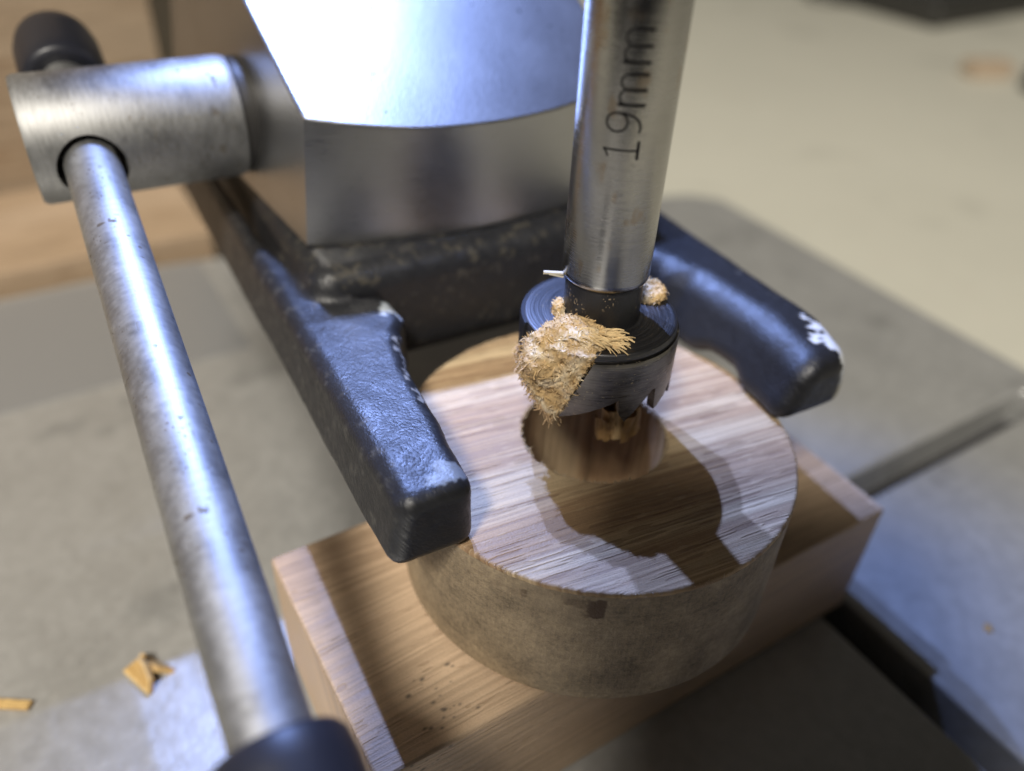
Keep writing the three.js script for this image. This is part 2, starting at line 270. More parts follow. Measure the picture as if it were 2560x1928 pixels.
// ---------------------------------------------------------------- drill bit
const bit = thing('drill_bit', 'steel 19 mm forstner drill bit with sawdust packed in its head, above the hole', 'drill bit', [0, 7.9, 0]);
const BO = [0, 7.9, 0];
{
  // 19mm: strokes as polylines, p along the shank (upwards), q towards the letter tops
  const strokes = [], line = (pts, w) => strokes.push([pts, w]), arc = (cp, cq, rp, rq, a0, a1, w, n = 18) => line(Array.from({ length: n + 1 }, (_, i) => { const a = mix(a0, a1, i / n); return [cp + rp * Math.cos(a), cq + rq * Math.sin(a)]; }), w);
  const T = 0.115, PI = Math.PI;
  line([[39.02, 0], [39.02, 3.42]], T * 0.85); line([[38.2, 0.02], [39.85, 0.02]], T * 1.3); line([[39.02, 3.42], [38.7, 3.1], [38.35, 2.95]], T * 0.8);
  arc(41.72, 2.38, 0.90, 1.02, 0, 2 * PI, T * 0.9, 36); line([[42.62, 2.4], [42.6, 1.7], [42.35, 0.8], [41.9, 0.25], [41.3, 0.05], [40.85, 0.12]], T);
  const m = (p0, p1) => { const w = (p1 - p0) / 2; line([[p0, 0], [p0, 2.42]], T * 1.45); for (const k of [0, 1]) { arc(p0 + w * k + w / 2, 1.62, w / 2, 0.78, PI, 0, T * 0.95); line([[p0 + w * (k + 1), 0], [p0 + w * (k + 1), 1.65]], T * 1.45); } };
  m(43.42, 46.25); m(47.32, 50.2);
  const seg = []; for (const [pts, w] of strokes) for (let i = 1; i < pts.length; i++) seg.push([...pts[i - 1], ...pts[i], w]);
  const Y0 = 23, SP = 40, BASE = 19.3;   // texture: 23..63 mm, once round
  const cellSeg = {}; for (const s of seg) for (let k = Math.floor((Math.min(s[0], s[2]) - 0.4) * 2); k <= Math.floor((Math.max(s[0], s[2]) + 0.4) * 2); k++) (cellSeg[k] ??= []).push(s);
  const S = maps(1024, 2048, (u, v) => {
    const deg = u * 360 - 180, y = Y0 + v * SP, q = (BASE - deg) * PI / 180 * 5; let ink = 0;
    if (q > -0.4 && q < 4 && y < 51 && y > 37.5) for (const [ax, ay, bx, by, w] of cellSeg[Math.floor(y * 2)] ?? []) { const dx = bx - ax, dy = by - ay, t = clamp01(((y - ax) * dx + (q - ay) * dy) / (dx * dx + dy * dy + 1e-9)), d = Math.hypot(y - ax - t * dx, q - ay - t * dy); ink = Math.max(ink, sm(w + 0.05, w - 0.05, d)); }
    const br = n2(deg * 0.04, y * 26, 501) * 0.6 + n2(deg * 0.12, y * 60, 502) * 0.4, cl = fbm2(deg * 0.03 + 20, y * 0.25, 503, 4), tan = sm(0.56, 0.70, fbm2(deg * 0.06 + 9, y * 0.35, 505, 3));
    const k = 0.34 + 0.08 * (br - 0.5) + 0.10 * (cl - 0.5);
    const c = [mix(k * 1.02, k * 0.95, tan), mix(k, k * 0.82, tan), mix(k * 0.97, k * 0.68, tan)].map((x, i) => mix(x, [0.008, 0.007, 0.009][i], ink));
    return { c, r: mix(0.24 + 0.14 * (br - 0.5) + 0.16 * (cl - 0.5) + 0.05 * tan, 0.6, ink), m: 1, h: br - 0.2 * ink };
  }, 'crmh');
  const shankMat = phys({ ...S, metalness: 1, roughness: 1, bumpScale: 0.000006, anisotropy: 0.45 });
  const shank = lathe([[4.55, 22.55], [4.8, 22.75], [4.97, 23.1], [5, 23.6], [5, 35], [5, 50], [5, 63], [5, 84]], 128);
  { const p = shank.attributes.position, a = shank.attributes.uv; for (let i = 0; i < p.count; i++) { const k = Math.floor(i / 8); a.setXY(i, k / 128 + 0.5, (p.getY(i) - Y0) / SP); } }
  part('shank', shank, shankMat, bit, BO);
  part('shank_end', new THREE.CircleGeometry(5, 48).rotateX(-PI / 2).translate(0, 84, 0), shankMat, bit, BO);

  // blackened neck with dust clinging to it
  const N = maps(512, 128, (u, v) => { const s = sm(0.80, 0.88, n2(u * 150, v * 30, 521)) * sm(0.35, 0.6, fbm2(u * 10, v * 3, 523, 3)) , g = n2(u * 160, v * 32, 525); return { c: [mix(0.014, 0.34, s * 0.8), mix(0.0135, 0.26, s * 0.8), mix(0.015, 0.16, s * 0.8)], r: mix(0.42, 0.8, s) + 0.1 * (g - 0.5), h: g * 0.4 + s }; });
  part('neck', lathe([[4.6, 17.4], [4.5, 17.8], [4.5, 20], [4.5, 22.6]], 96), phys({ ...N, roughness: 1, bumpScale: 0.00004 }), bit, BO);

  // head: blackened core with a turned top
  const Ht = maps(256, 1024, (u, v) => { const r = v * 10, l = n2(u * 6, r * 9, 531, 6) * 0.5 + n2(u * 10, r * 24, 532, 10) * 0.5, s = sm(0.86, 0.92, n2(u * 90, r * 12, 533, 90)); return { c: [mix(0.075 + 0.05 * l, 0.3, s * 0.5), mix(0.074 + 0.05 * l, 0.23, s * 0.5), mix(0.078 + 0.05 * l, 0.15, s * 0.5)], r: 0.30 + 0.25 * l, h: l }; });
  const blackTop = phys({ ...Ht, roughness: 1, metalness: 0.95, bumpScale: 0.00002 });
  const top = lathe([[4.2, 17.5], [6, 17.5], [8.7, 17.5], [8.92, 17.47], [9.03, 17.36]], 144); uvFrom(top, (x, y, z) => [Math.atan2(x, z) / (2 * PI) + 0.5, Math.hypot(x, z) / 10]);
  const band = lathe([[9.03, 17.36], [9.16, 16.9], [9.2, 16.4], [8.4, 16.3]].reverse(), 144); uvFrom(band, (x, y, z) => [Math.atan2(x, z) / (2 * PI) + 0.5, (y - 8) / 10]);
  part('head_core', mergeGeometries([top, band, lathe([[8.4, 16.32], [8.15, 16.0], [8.1, 12], [4, 11.4], [0.02, 11.4]].reverse(), 96)]), blackTop, bit, BO);

  // ground rim with saw teeth: closed shell from outer r to inner r
  function rim(edgeBottom, edgeTop, end, profile, rOut, rIn, yTop) {
    const cols = 220, rowsN = 16, pos = [], ix = [], uv = [];
    const yb = (d) => { for (let i = 1; i < profile.length; i++) if (d <= profile[i][0]) return mix(profile[i - 1][1], profile[i][1], clamp01((d - profile[i - 1][0]) / (profile[i][0] - profile[i - 1][0]))); return profile[profile.length - 1][1]; };
    const ring = (rad, flip) => { const b = pos.length / 3; for (let i = 0; i <= cols; i++) for (let j = 0; j <= rowsN; j++) { const s = i / cols, t = j / rowsN, d0 = mix(edgeBottom, end, s), d = mix(d0, mix(edgeTop, end, s), t), y = mix(yb(d0), yTop, t), a = d * PI / 180, r2 = rad - (j === rowsN ? 0.12 : 0) * (rad > rIn ? 1 : 0); pos.push(r2 * Math.sin(a), y, r2 * Math.cos(a)); uv.push(d / 360 + 0.5, (y - 6) / 12); }
      for (let i = 0; i < cols; i++) for (let j = 0; j < rowsN; j++) { const a = b + i * (rowsN + 1) + j, c = a + rowsN + 1; flip ? ix.push(a, a + 1, c, c, a + 1, c + 1) : ix.push(a, c, a + 1, c, c + 1, a + 1); } return b; };
    const A = ring(rOut, false), B = ring(rIn, true), R1 = rowsN + 1;
    const strip = (f) => { const n = f.length, b = pos.length / 3; for (const k of f) { for (const base of [A, B]) { const q = base + k; pos.push(pos[3 * q], pos[3 * q + 1], pos[3 * q + 2]); uv.push(uv[2 * q], uv[2 * q + 1]); } } for (let i = 0; i < n - 1; i++) { const q = b + 2 * i; ix.push(q, q + 1, q + 2, q + 2, q + 1, q + 3); } };
    strip(Array.from({ length: cols + 1 }, (_, i) => i * R1)); strip(Array.from({ length: cols + 1 }, (_, i) => i * R1 + rowsN)); strip(Array.from({ length: R1 }, (_, j) => j)); strip(Array.from({ length: R1 }, (_, j) => cols * R1 + j));
    const g = new THREE.BufferGeometry(); g.setAttribute('position', new THREE.Float32BufferAttribute(pos, 3)); g.setAttribute('uv', new THREE.Float32BufferAttribute(uv, 2)); g.setIndex(ix); g.computeVertexNormals(); return g;
  }
  const G = maps(1024, 512, (u, v) => { const y = v * 12, l = n2(u * 30, y * 14, 541) * 0.5 + n2(u * 90, y * 40, 542) * 0.5, cl = fbm2(u * 24, y * 0.5, 543, 4), s = sm(0.9, 0.95, n2(u * 300, y * 9, 545)); const k = 0.20 + 0.16 * (l - 0.5) + 0.22 * (cl - 0.5); return { c: [mix(k, 0.42, s), mix(k * 0.93, 0.34, s), mix(k * 0.85, 0.22, s)], r: 0.36 + 0.22 * (l - 0.5) + 0.2 * (cl - 0.5), h: l, m: mix(1, 0.2, s) }; }, 'crmh');
  const steel = phys({ ...G, metalness: 1, roughness: 1, bumpScale: 0.000012, anisotropy: 0.4, side: THREE.DoubleSide });
  part('rim', rim(-20.6, 0, 172, [[-21, 8.0], [-5, 9.26], [8, 10.35], [20.6, 11.4], [21.6, 9.4], [26.9, 8.1], [38, 10.2], [47.5, 11.7], [51, 11.7], [53, 8.35], [64, 9.3], [76, 10.6], [77, 8.5], [100, 10.5], [172, 8.2]], 9.5, 8.5, 16.42), steel, bit, BO);
  part('rim', rim(187, 180, 296, [[180, 8.2], [210, 10.6], [240, 8.4], [270, 10.6], [296, 11.5]], 9.5, 8.5, 17.3), phys({ color: new THREE.Color().setRGB(0.035, 0.037, 0.045), metalness: 0.6, roughness: 0.4, side: THREE.DoubleSide }), bit, BO).userData.label = 'blackened back of the rim';
  part('centre_spur', latheSharp([[0.02, 6.6], [1.4, 9.2], [1.6, 11.5]], 4), steel, bit, BO);
}

// ---------------------------------------------------------------- sawdust packed in the bit
{
  const pol = (d, r) => [Math.sin(d * Math.PI / 180) * r, Math.cos(d * Math.PI / 180) * r];
  const ell = (x, y, z, cx, cy, cz, a, b, c) => { const k0 = Math.hypot((x - cx) / a, (y - cy) / b, (z - cz) / c), k1 = Math.hypot((x - cx) / a / a, (y - cy) / b / b, (z - cz) / c / c); return k0 * (k0 - 1) / (k1 || 1e-6); };
  const cone = (x, y, z, p, q, r0, r1) => { const d = [q[0] - p[0], q[1] - p[1], q[2] - p[2]], t = clamp01(((x - p[0]) * d[0] + (y - p[1]) * d[1] + (z - p[2]) * d[2]) / (d[0] ** 2 + d[1] ** 2 + d[2] ** 2)); return Math.hypot(x - p[0] - t * d[0], y - p[1] - t * d[1], z - p[2] - t * d[2]) - mix(r0, r1, t); };
  const [tx, tz] = pol(-27, 8.7), [sx, sz] = pol(-50, 8.9);
  const f = (x, y, z) => {
    const r = Math.hypot(x, z), d = Math.atan2(x, z) * 180 / Math.PI, edge = mix(-21.5, -1.2, (y - 8) / 8.8);
    let w = Math.max(r - 9.75, 5.5 - r, (d - edge) * 0.15, (mix(-68, -49, (y - 13.5) / 4.4) - d) * 0.15, y - 17.4, mix(15.0, 9.2, clamp01((d + 68) / 40)) - y);
    w = smin(w, ell(x, y, z, -2.7, 17.7, 5.7, 3.5, 1.7, 2.4), 1.2);
    w = smin(w, ell(x, y, z, -1.2, 17.4, 7.0, 3.0, 0.8, 1.6), 0.8);
    w = smin(w, ell(x, y, z, -5.6, 14.3, 6.9, 2.5, 2.6, 2.5), 1.0);
    w = smin(w, cone(x, y, z, [sx, 12.5, sz], [tx, 8.6, tz], 1.9, 1.3), 0.9);
    w = smin(w, cone(x, y, z, [tx, 8.6, tz], [tx + 0.1, 6.6, tz - 0.2], 1.0, 0.3), 0.7);
    w = smin(w, ell(x, y, z, -4.7, 17.7, 1.2, 0.9, 1.5, 1.8), 0.8);
    w = smin(w, ell(x, y, z, 5.4, 17.9, -5.0, 2.2, 1.4, 2.1), 0.8);
    if (w < 1.2) w -= 0.75 * (fbm3(x * 0.9 + 40, y * 0.9, z * 0.9, 4) - 0.47) + 0.30 * (n3(x * 3.2, y * 3.2, z * 3.2) - 0.5);
    return w;
  };
  const tint = (x, y, z) => { const a = sm(0.42, 0.6, fbm3(x * 0.55 + 7, y * 0.55, z * 0.55 + 3)), b = n3(x * 5, y * 5, z * 5), up = sm(0.4, 0.62, fbm3(x * 0.8 + 31, y * 0.8, z * 0.8)); return [0, 1, 2].map((i) => mix(mix([0.56, 0.39, 0.19][i], [0.74, 0.62, 0.43][i], a), [0.52, 0.38, 0.25][i], up * 0.4) * mix(0.8, 1.12, b)); };
  const t = new THREE.Group(); t.name = 'packed_sawdust'; t.position.copy(W(0, 12, 0)); scene.add(t);
  t.userData = { kind: 'stuff', label: 'pale sawdust packed into the chip pocket of the drill bit', category: 'sawdust' };
  const O = [0, 12, 0], geo = fieldMesh(f, [-12, 4, -9.5], [9.5, 22, 12], 0.2, tint);
  const dustMat = phys({ vertexColors: true, roughness: 0.95 });
  const P = geo.attributes.position.array.slice(), Nn = geo.attributes.normal.array.slice();
  part('dust', geo, dustMat, t, O);
  // fibres: thin bent slivers
  const sliver = (() => { const g = new THREE.BufferGeometry(), pos = [], ix = [], n = 4; for (let i = 0; i <= n; i++) { const s = i / n, w = 0.5 * (1 - 0.75 * Math.abs(s - 0.45)); const y = 0.18 * Math.sin(s * 3.1); pos.push(s, y, -w, s, y + 0.25 * w, 0, s, y, w); if (i < n) { const a = 3 * i; ix.push(a, a + 1, a + 3, a + 3, a + 1, a + 4, a + 1, a + 2, a + 4, a + 4, a + 2, a + 5); } } g.setAttribute('position', new THREE.Float32BufferAttribute(pos, 3)); g.setIndex(ix); g.computeVertexNormals(); return g; })();
  const list = [], q = new THREE.Quaternion(), up = new THREE.Vector3(), dir = new THREE.Vector3(), side = new THREE.Vector3();
  const put = (p, d, n, len, wid, col) => { dir.copy(d).normalize(); side.crossVectors(dir, n).normalize(); up.crossVectors(side, dir); const m = new THREE.Matrix4().makeBasis(dir.clone().multiplyScalar(len), up.clone().multiplyScalar(len * 0.8), side.clone().multiplyScalar(wid)); m.setPosition(p.x - O[0], p.y - O[1], p.z - O[2]); m.premultiply(new THREE.Matrix4().makeScale(MM, MM, MM)); list.push([m, col]); };
  for (let k = 0; k < 7000; k++) {
    const i = 3 * Math.floor(rnd() * P.length / 3), p = new THREE.Vector3(P[i], P[i + 1], P[i + 2]), n = new THREE.Vector3(Nn[i], Nn[i + 1], Nn[i + 2]);
    if (Math.hypot(p.x, p.z) < 4.6) continue;
    const d = new THREE.Vector3(rr(-1, 1), rr(-1, 1), rr(-1, 1)).addScaledVector(n, -0.1 + (rnd() < 0.1 ? 0.9 : 0)), c = tint(p.x, p.y, p.z), s = rr(0.8, 1.35);
    put(p.addScaledVector(n, -0.05), d, n, rr(0.15, 0.5) * (rnd() < 0.06 ? 2.2 : 1), rr(0.06, 0.2), [c[0] * s, c[1] * s, c[2] * s]);
  }
  // straw-like tuft fanning out over the top of the head
  for (let k = 0; k < 760; k++) {
    const s = Math.pow(rnd(), 0.8), a = mix(-0.95, 0.75, rnd()), p = new THREE.Vector3(mix(-3.0, 1.6, s) + rr(-0.7, 0.7), 17.6 + rr(0, 1.15) * (1.05 - s), mix(6.9, 6.3, s) + rr(-1.3, 1.2));
    if (Math.hypot(p.x, p.z) < 4.75) continue;
    const d = new THREE.Vector3(Math.cos(a), rr(-0.12, 0.22), -Math.sin(a) * 0.8), v = rr(0.75, 1.2);
    put(p, d, new THREE.Vector3(rr(-0.4, 0.4), 1, rr(-0.4, 0.6)), rr(0.6, 2.4), rr(0.06, 0.22), [0.66 * v, 0.49 * v, 0.26 * v]);
  }
  // ragged fringe at the lower tail and the two side heaps
  for (let k = 0; k < 260; k++) { const [x, z] = pol(rr(-72, -24), rr(9.2, 9.9)), y = mix(13.2, 8, clamp01((Math.atan2(x, z) * 180 / Math.PI + 72) / 46)) + rr(-0.5, 0.8), v = rr(0.7, 1.15); put(new THREE.Vector3(x, y, z), new THREE.Vector3(rr(-1, 0.5), rr(-1.4, 0.1), rr(-0.3, 1)), new THREE.Vector3(x, 0, z), rr(0.5, 1.5), rr(0.06, 0.18), [0.55 * v, 0.38 * v, 0.22 * v]); }
  const inst = new THREE.InstancedMesh(sliver, phys({ color: 0xffffff, roughness: 0.9, side: THREE.DoubleSide }), list.length); inst.name = 'fibres'; inst.castShadow = inst.receiveShadow = true;
  list.forEach(([m, c], i) => { inst.setMatrixAt(i, m); inst.setColorAt(i, new THREE.Color().setRGB(c[0], c[1], c[2])); }); t.add(inst);

  // curled shaving hanging under the head
  const s = thing('wood_shaving', 'curled amber wood shaving hanging under the drill bit over the hole', 'wood shaving', [3.6, 0.8, 2.8]);
  const curl = (turns, r0, r1, h, cx, cz, y0, tilt, ph, wv) => { const n = 46, m = 7, pos = [], ix = []; for (let i = 0; i <= n; i++) for (let j = 0; j <= m; j++) { const k = i / n, l = j / m, a = ph + k * turns * 6.283, r = mix(r0, r1, k) + 0.25 * wv * (n2(k * 9, l * 4, 601 + ph) - 0.5) + 0.35 * (l - 0.5) * tilt, y = y0 + l * h + 0.5 * wv * (n2(k * 12, l * 3, 611) - 0.5) + 0.6 * k; pos.push(cx + Math.sin(a) * r, y, cz + Math.cos(a) * r * 0.8); if (i < n && j < m) { const b = i * (m + 1) + j, c = b + m + 1; ix.push(b, c, b + 1, c, c + 1, b + 1); } } const g = new THREE.BufferGeometry(); g.setAttribute('position', new THREE.Float32BufferAttribute(pos, 3)); g.setIndex(ix); g.computeVertexNormals(); uvFrom(g, (x, y, z) => [y / 8, (x + z) / 12]); return g; };
  const sm2 = woodMaps(256, 20, 20, { s: 620, wave: 1, band: 0.8, dark: [0.42, 0.25, 0.10], light: [0.66, 0.47, 0.24], pore: [0.18, 0.09, 0.04], poreLen: 0.5, poreW: 3, poreT: 0.7, rough: 0.6 });
  const smat = phys({ ...sm2, roughness: 1, bumpScale: 0.0001, side: THREE.DoubleSide });
  part('curl', mergeGeometries([curl(1.1, 2.3, 1.5, 4.6, 3.6, 2.2, 2.4, 1.2, 0.4, 1), curl(0.9, 1.4, 2.0, 3.8, 4.6, 1.4, 3.0, -1.0, 2.6, 1.2), curl(0.8, 1.2, 0.6, 3.4, 2.4, 3.0, 2.6, 0.8, 4.4, 1.2), curl(0.7, 0.9, 1.3, 2.6, 5.4, 1.6, 4.6, 0.8, 1.2, 1)]), smat, s, [3.6, 2.4, 2.2]);
}

// ---------------------------------------------------------------- hold-down clamp
const clampThing = thing('hold_down_clamp', 'black fork shaped hold-down clamp with aluminium housing and steel tommy bar', 'clamp', [1.5 * U.x, 0, 1.5 * U.z], PHI);
{
  // cast jaw in (a, y, b)
  const inL = [[-90, 31], [-52, 30.3], [-36, 28], [-29, 26.8], [-27, 24], [-25, 18.8], [-20.5, 18.4], [-17, 20.2], [-14, 21.4], [-8, 22.4], [0, 22.8], [6, 23.5], [14, 23.8]];
  const inR = [[-90, 31], [-52, 30.3], [-36, 28], [-29, 26], [-26, 21], [-22, 20.5], [-17, 22.5], [-12, 24.3], [0, 25.2], [6, 25.0], [14, 24.2]];
  const look = (t, b) => { for (let i = 1; i < t.length; i++) if (b <= t[i][0]) { const k = clamp01((b - t[i - 1][0]) / (t[i][0] - t[i - 1][0])); return mix(t[i - 1][1], t[i][1], k * k * (3 - 2 * k)); } return t[t.length - 1][1]; };
  const jaw = (a, y, b) => {
    const R = a > 0, aa = Math.abs(a), r = R ? 3.1 : 1.9, ti = look(R ? inR : inL, b), k = y / 10;
    const inner = ti - (R ? 4.6 * (1 - k) * sm(-26, -14, b) : 0.3 * (1 - k)), outer = (R ? 35.4 : 33.9) - (R ? 1.6 : 1.7) * k + Math.max(0, -b - 20) * 0.014 - Math.max(0, b - 3) * (R ? 0.26 : 0.04);
    const yb = R ? 1.3 * sm(-8, -4, b) * sm(4, 0, b) * sm(27, 24, aa) + 0.05 : 0.05, yt = 10 - 0.45 * sm(4, 12, b) - (R ? 0.3 * sm(0, 10, b) : 0);
    const c = (inner + outer) / 2, h = (outer - inner) / 2;
    let d = box3(aa - c, y - (yt + yb) / 2, b + 42, h, (yt - yb) / 2, 54.2, Math.min(r, h - 0.1));
    let body = box3(a, y - 5.5, b + 62.5, 28.6, 8.5, 36, 3.8);
    d = smin(d, body, 1.6);
    if (Math.abs(d) < 1.5) d -= 0.36 * (fbm3(a * 0.2, y * 0.2, b * 0.2, 2) - 0.37) + 0.05 * (fbm3(a * 0.8 + 9, y * 0.8, b * 0.8, 2) - 0.37);
    return d;
  };
  const black = [0.0135, 0.0140, 0.0165];
  const spot = (a, y, b, c, r, f = 1) => { const w = (fbm3(a * f, y * f + 5, b * f, 3) - 0.45) * 2.2 * r; return Math.hypot(a - c[0], (y - c[1]) * 1.1, b - c[2]) + w < r; };
  const colour = (a, y, b, na, ny, nb) => {
    let c = black;
    const m = fbm3(a * 0.6 + 3, y * 0.6, b * 0.6, 3), m2 = n3(a * 1.9, y * 1.9, b * 1.9);
    // settled dust, thicker under the housing and on the outer edge of the fork: grains, not a fade
    if (b < -26 && Math.abs(a) < 29 && ny > 0.3) { const d = sm(0.44, 0.58, m) * sm(0.35, 0.75, m2); c = c.map((x, i) => mix(x, [0.10, 0.088, 0.062][i], d * 0.45)); }
    if (b < -26 && ny <= 0.3 && nb > 0.4) { const d = sm(0.46, 0.6, m) * sm(0.55, 0.8, m2); c = c.map((x, i) => mix(x, [0.12, 0.11, 0.09][i], d * 0.3)); }
    if (Math.abs(a) > 30.2 && ny > -0.2) { const d = sm(0.42, 0.56, m) * sm(0.5, 0.75, m2); c = c.map((x, i) => mix(x, [0.13, 0.125, 0.11][i], d * 0.28)); }
    // worn and chipped places
    if (spot(a, y, b, [-25.8, 9.6, 9.2], 1.5) || spot(a, y, b, [-27.6, 9.5, 9.9], 0.8) || spot(a, y, b, [-24.3, 9.2, 9.9], 0.8)) c = [0.16, 0.18, 0.20];
    if (spot(a, y, b, [-18.6, 9.4, -22.6], 1.9)) c = [0.42, 0.46, 0.50];
    if (a < 0 && a > -24.5 && b > -17 && b < 0 && na > 0.35 && ny > 0.1 && fbm3(a * 1.6, y * 1.6, b * 1.1, 3) > 0.52) c = [0.24, 0.24, 0.235];
    if (a > 26 && b > 1.5) {   // paint knocked off the outer corner of the far fork tip
      const e = fbm3(a * 0.75 + 2, y * 0.75, b * 0.75, 3);
      if (a > 29.4 - 8 * (e - 0.44) && b > 4.4 - 7 * (e - 0.44) && e > 0.32) c = y > 4.9 + 4 * (e - 0.45) ? [0.58, 0.60, 0.62] : e > 0.37 ? [0.36, 0.33, 0.25] : c;
    }
    return c;
  };
  const jg = fieldMesh(jaw, [-37, -4, -100], [37, 16.2, 15.4], 0.42, colour);
  uvFrom(jg, (a, y, b) => [(a + 0.71 * y) / 24, (b + 0.67 * y) / 24]);
  const J = maps(1024, 1024, (u, v) => { const p = fbm2(u * 34, v * 34, 701, 3, 34), q = fbm2(u * 110, v * 110, 711, 2, 110); return { r: 0.46 + 0.24 * (p - 0.45) + 0.14 * (q - 0.45), h: 0.22 * p + 0.7 * q }; }, 'rh');
  part('jaw', jg, phys({ ...J, vertexColors: true, roughness: 1, metalness: 0, bumpScale: 0.00009 }), clampThing);

  // aluminium housing: convex front, drafted walls, upper face rising to the back
  const slope = Math.tan(THREE.MathUtils.degToRad(25)), ytop = (b) => 31.4 + (-35.3 - b) * slope;
  const outline = [], Rf = 84, apexB = -30.8, apexA = 0.5, DRAFT = 0.095, flare = (b) => 26.4 + 0.10 * Math.max(0, -35 - b);
  for (let i = 0; i <= 40; i++) { const a = mix(-26.4, 26.4, i / 40); outline.push([a, apexB - (Rf - Math.sqrt(Rf * Rf - (a - apexA) ** 2))]); }
  for (let i = 1; i <= 24; i++) { const b = mix(-35.2, -96, i / 24); outline.push([flare(b), b]); }
  for (let i = 1; i < 12; i++) outline.push([mix(1, -1, i / 12) * flare(-96), -96]);
  for (let i = 0; i < 24; i++) { const b = mix(-96, -35.2, i / 24); outline.push([-flare(b), b]); }
  const inset = (a, b, d) => [a * (1 - d / 26.4), b + (b > -36.5 ? -0.35 * d : b < -95 ? d : 0)];
  const levels = [[0.5, 0], [0, 0.5], [0, -0.35], [0.1, -0.12], [0.36, 0]];   // extra inset; height above the foot or below the upper face
  const pos = [], ix = [], n = outline.length;
  levels.forEach(([d, h], l) => { for (const [a, b] of outline) { const q = inset(a, b, d + (l > 1 ? DRAFT * (ytop(b) - 14) : 0)); pos.push(q[0], l < 2 ? 14.02 + h : ytop(q[1]) + h, q[1]); } });
  const strips = levels.slice(1).map((_, l) => { const g = new THREE.BufferGeometry(), id = []; g.setAttribute('position', new THREE.Float32BufferAttribute(pos.slice(3 * l * n, 3 * (l + 2) * n), 3)); for (let i = 0; i < n; i++) { const b = (i + 1) % n; id.push(i, b, i + n, b, b + n, i + n); } g.setIndex(id); return toCreasedNormals(g.toNonIndexed(), 0.5); });
  const faces = (l) => THREE.ShapeUtils.triangulateShape(Array.from({ length: n }, (_, i) => new THREE.Vector2(pos[3 * (l * n + i)], -pos[3 * (l * n + i) + 2])), []);
  for (const [p, q, r] of faces(0)) ix.push(p, r, q);
  const hg = new THREE.BufferGeometry(); hg.setAttribute('position', new THREE.Float32BufferAttribute(pos.slice(0, 3 * n), 3)); hg.setIndex(ix);
  const o4 = 4 * n, tg0 = new THREE.BufferGeometry(); tg0.setAttribute('position', new THREE.Float32BufferAttribute(pos.slice(3 * o4), 3)); tg0.setIndex(faces(4).flat());
  const tg = tg0.toNonIndexed(); tg.computeVertexNormals();
  const walls = mergeGeometries([...strips, toCreasedNormals(hg.toNonIndexed(), 0.5)]);
  uvFrom(walls, (a, y, b, na) => Math.abs(na) > 0.7 ? [b / 40, y / 40] : [a / 40, y / 40]); uvFrom(tg, (a, y, b) => [a / 40, (b + y * 0.4) / 40]);
  const brushed = (s, along) => maps(1024, 1024, (u, v) => { const l = along ? n2(u * 26, v * 420, s, 26, 420) * 0.6 + n2(u * 60, v * 600, s + 1, 60, 600) * 0.4 : fbm2(u * 200, v * 200, s, 2, 200) * 1.3, cl = fbm2(u * 7, v * 7, s + 3, 4, 7), pit = sm(0.945, 0.965, n2(u * 46, v * 46, s + 7, 46, 46)) * sm(0.6, 0.7, n2(u * 9, v * 9, s + 8, 9, 9)); const k = (along ? 0.42 : 0.25) + 0.04 * (l - 0.5) + 0.05 * (cl - 0.5) - (along ? 0 : 0.35) * pit; return { c: [k, k * 1.0, k * 1.01], r: (along ? 0.31 : 0.43) + (along ? 0.10 : 0.05) * (l - 0.5) + 0.03 * (cl - 0.5) + 0.2 * pit, h: l - (along ? 0 : 1) * pit }; });
  const housing = part('housing', walls, phys({ ...brushed(751, true), metalness: 1, roughness: 1, bumpScale: 0.00001 }), clampThing);
  part('upper_face', tg, phys({ ...brushed(761, false), metalness: 1, roughness: 1.05, bumpScale: 0.000016 }), housing);

  // screw head with a cross hole, tommy bar through it
  const zinc = (s, dark, spots) => maps(1024, 512, (u, v) => { const cl = fbm2(u * 9, v * 9, s, 5, 9), g = fbm2(u * 70, v * 70, s + 7, 3, 70), br = n2(u * 40, v * 150, s + 9, 40, 150), sp = Math.max(sm(0.84, 0.90, n2(u * 110, v * 110, s + 11, 110, 110)) * sm(0.42, 0.56, fbm2(u * 6, v * 6, s + 13, 3, 6)) * 0.8, sm(0.86, 0.90, n2(u * 46, v * 46, s + 12, 46, 46)) * sm(0.5, 0.6, fbm2(u * 7, v * 7, s + 14, 3, 7))) * spots; const k = dark + 0.20 * (cl - 0.5) + 0.10 * (g - 0.5) + 0.06 * (br - 0.5); const c = [k * 1.0, k * 1.0, k * 0.985]; return { c: c.map((x, i) => mix(x, [0.16, 0.13, 0.09][i], sp)), r: 0.56 + 0.18 * (cl - 0.45) + 0.10 * (g - 0.45) + 0.2 * sp, h: g * 0.6 + br * 0.3 - 0.5 * sp }; });
  const AX = [24.7, -60];   // height and b of the screw axis
  const ev = new Evaluator(); ev.useGroups = false; ev.attributes = ['position', 'normal', 'uv'];
  const cyl = new Brush(latheClosed([[0, 0], [7.5, 0], [8.35, 0.35], [8.62, 1.1], [8.62, 27.6], [8.3, 28.2], [0, 28.2]], 128)); cyl.geometry.rotateZ(Math.PI / 2).translate(-28.5, AX[0], AX[1]);
  const rodDir = new THREE.Vector3(0, -0.2155, 0.9765);
  const hole = new Brush(new THREE.CylinderGeometry(4.45, 4.45, 60, 64)); hole.geometry.applyQuaternion(new THREE.Quaternion().setFromUnitVectors(new THREE.Vector3(0, 1, 0), rodDir)).translate(-49.6, AX[0], AX[1]);
  cyl.updateMatrixWorld(); hole.updateMatrixWorld();
  const screwGeo = ev.evaluate(cyl, hole, SUBTRACTION).geometry; screwGeo.clearGroups();
  uvFrom(screwGeo, (a, y, b) => [Math.atan2(y - AX[0], b - AX[1]) / 6.2832 + 0.5, a / 27]);
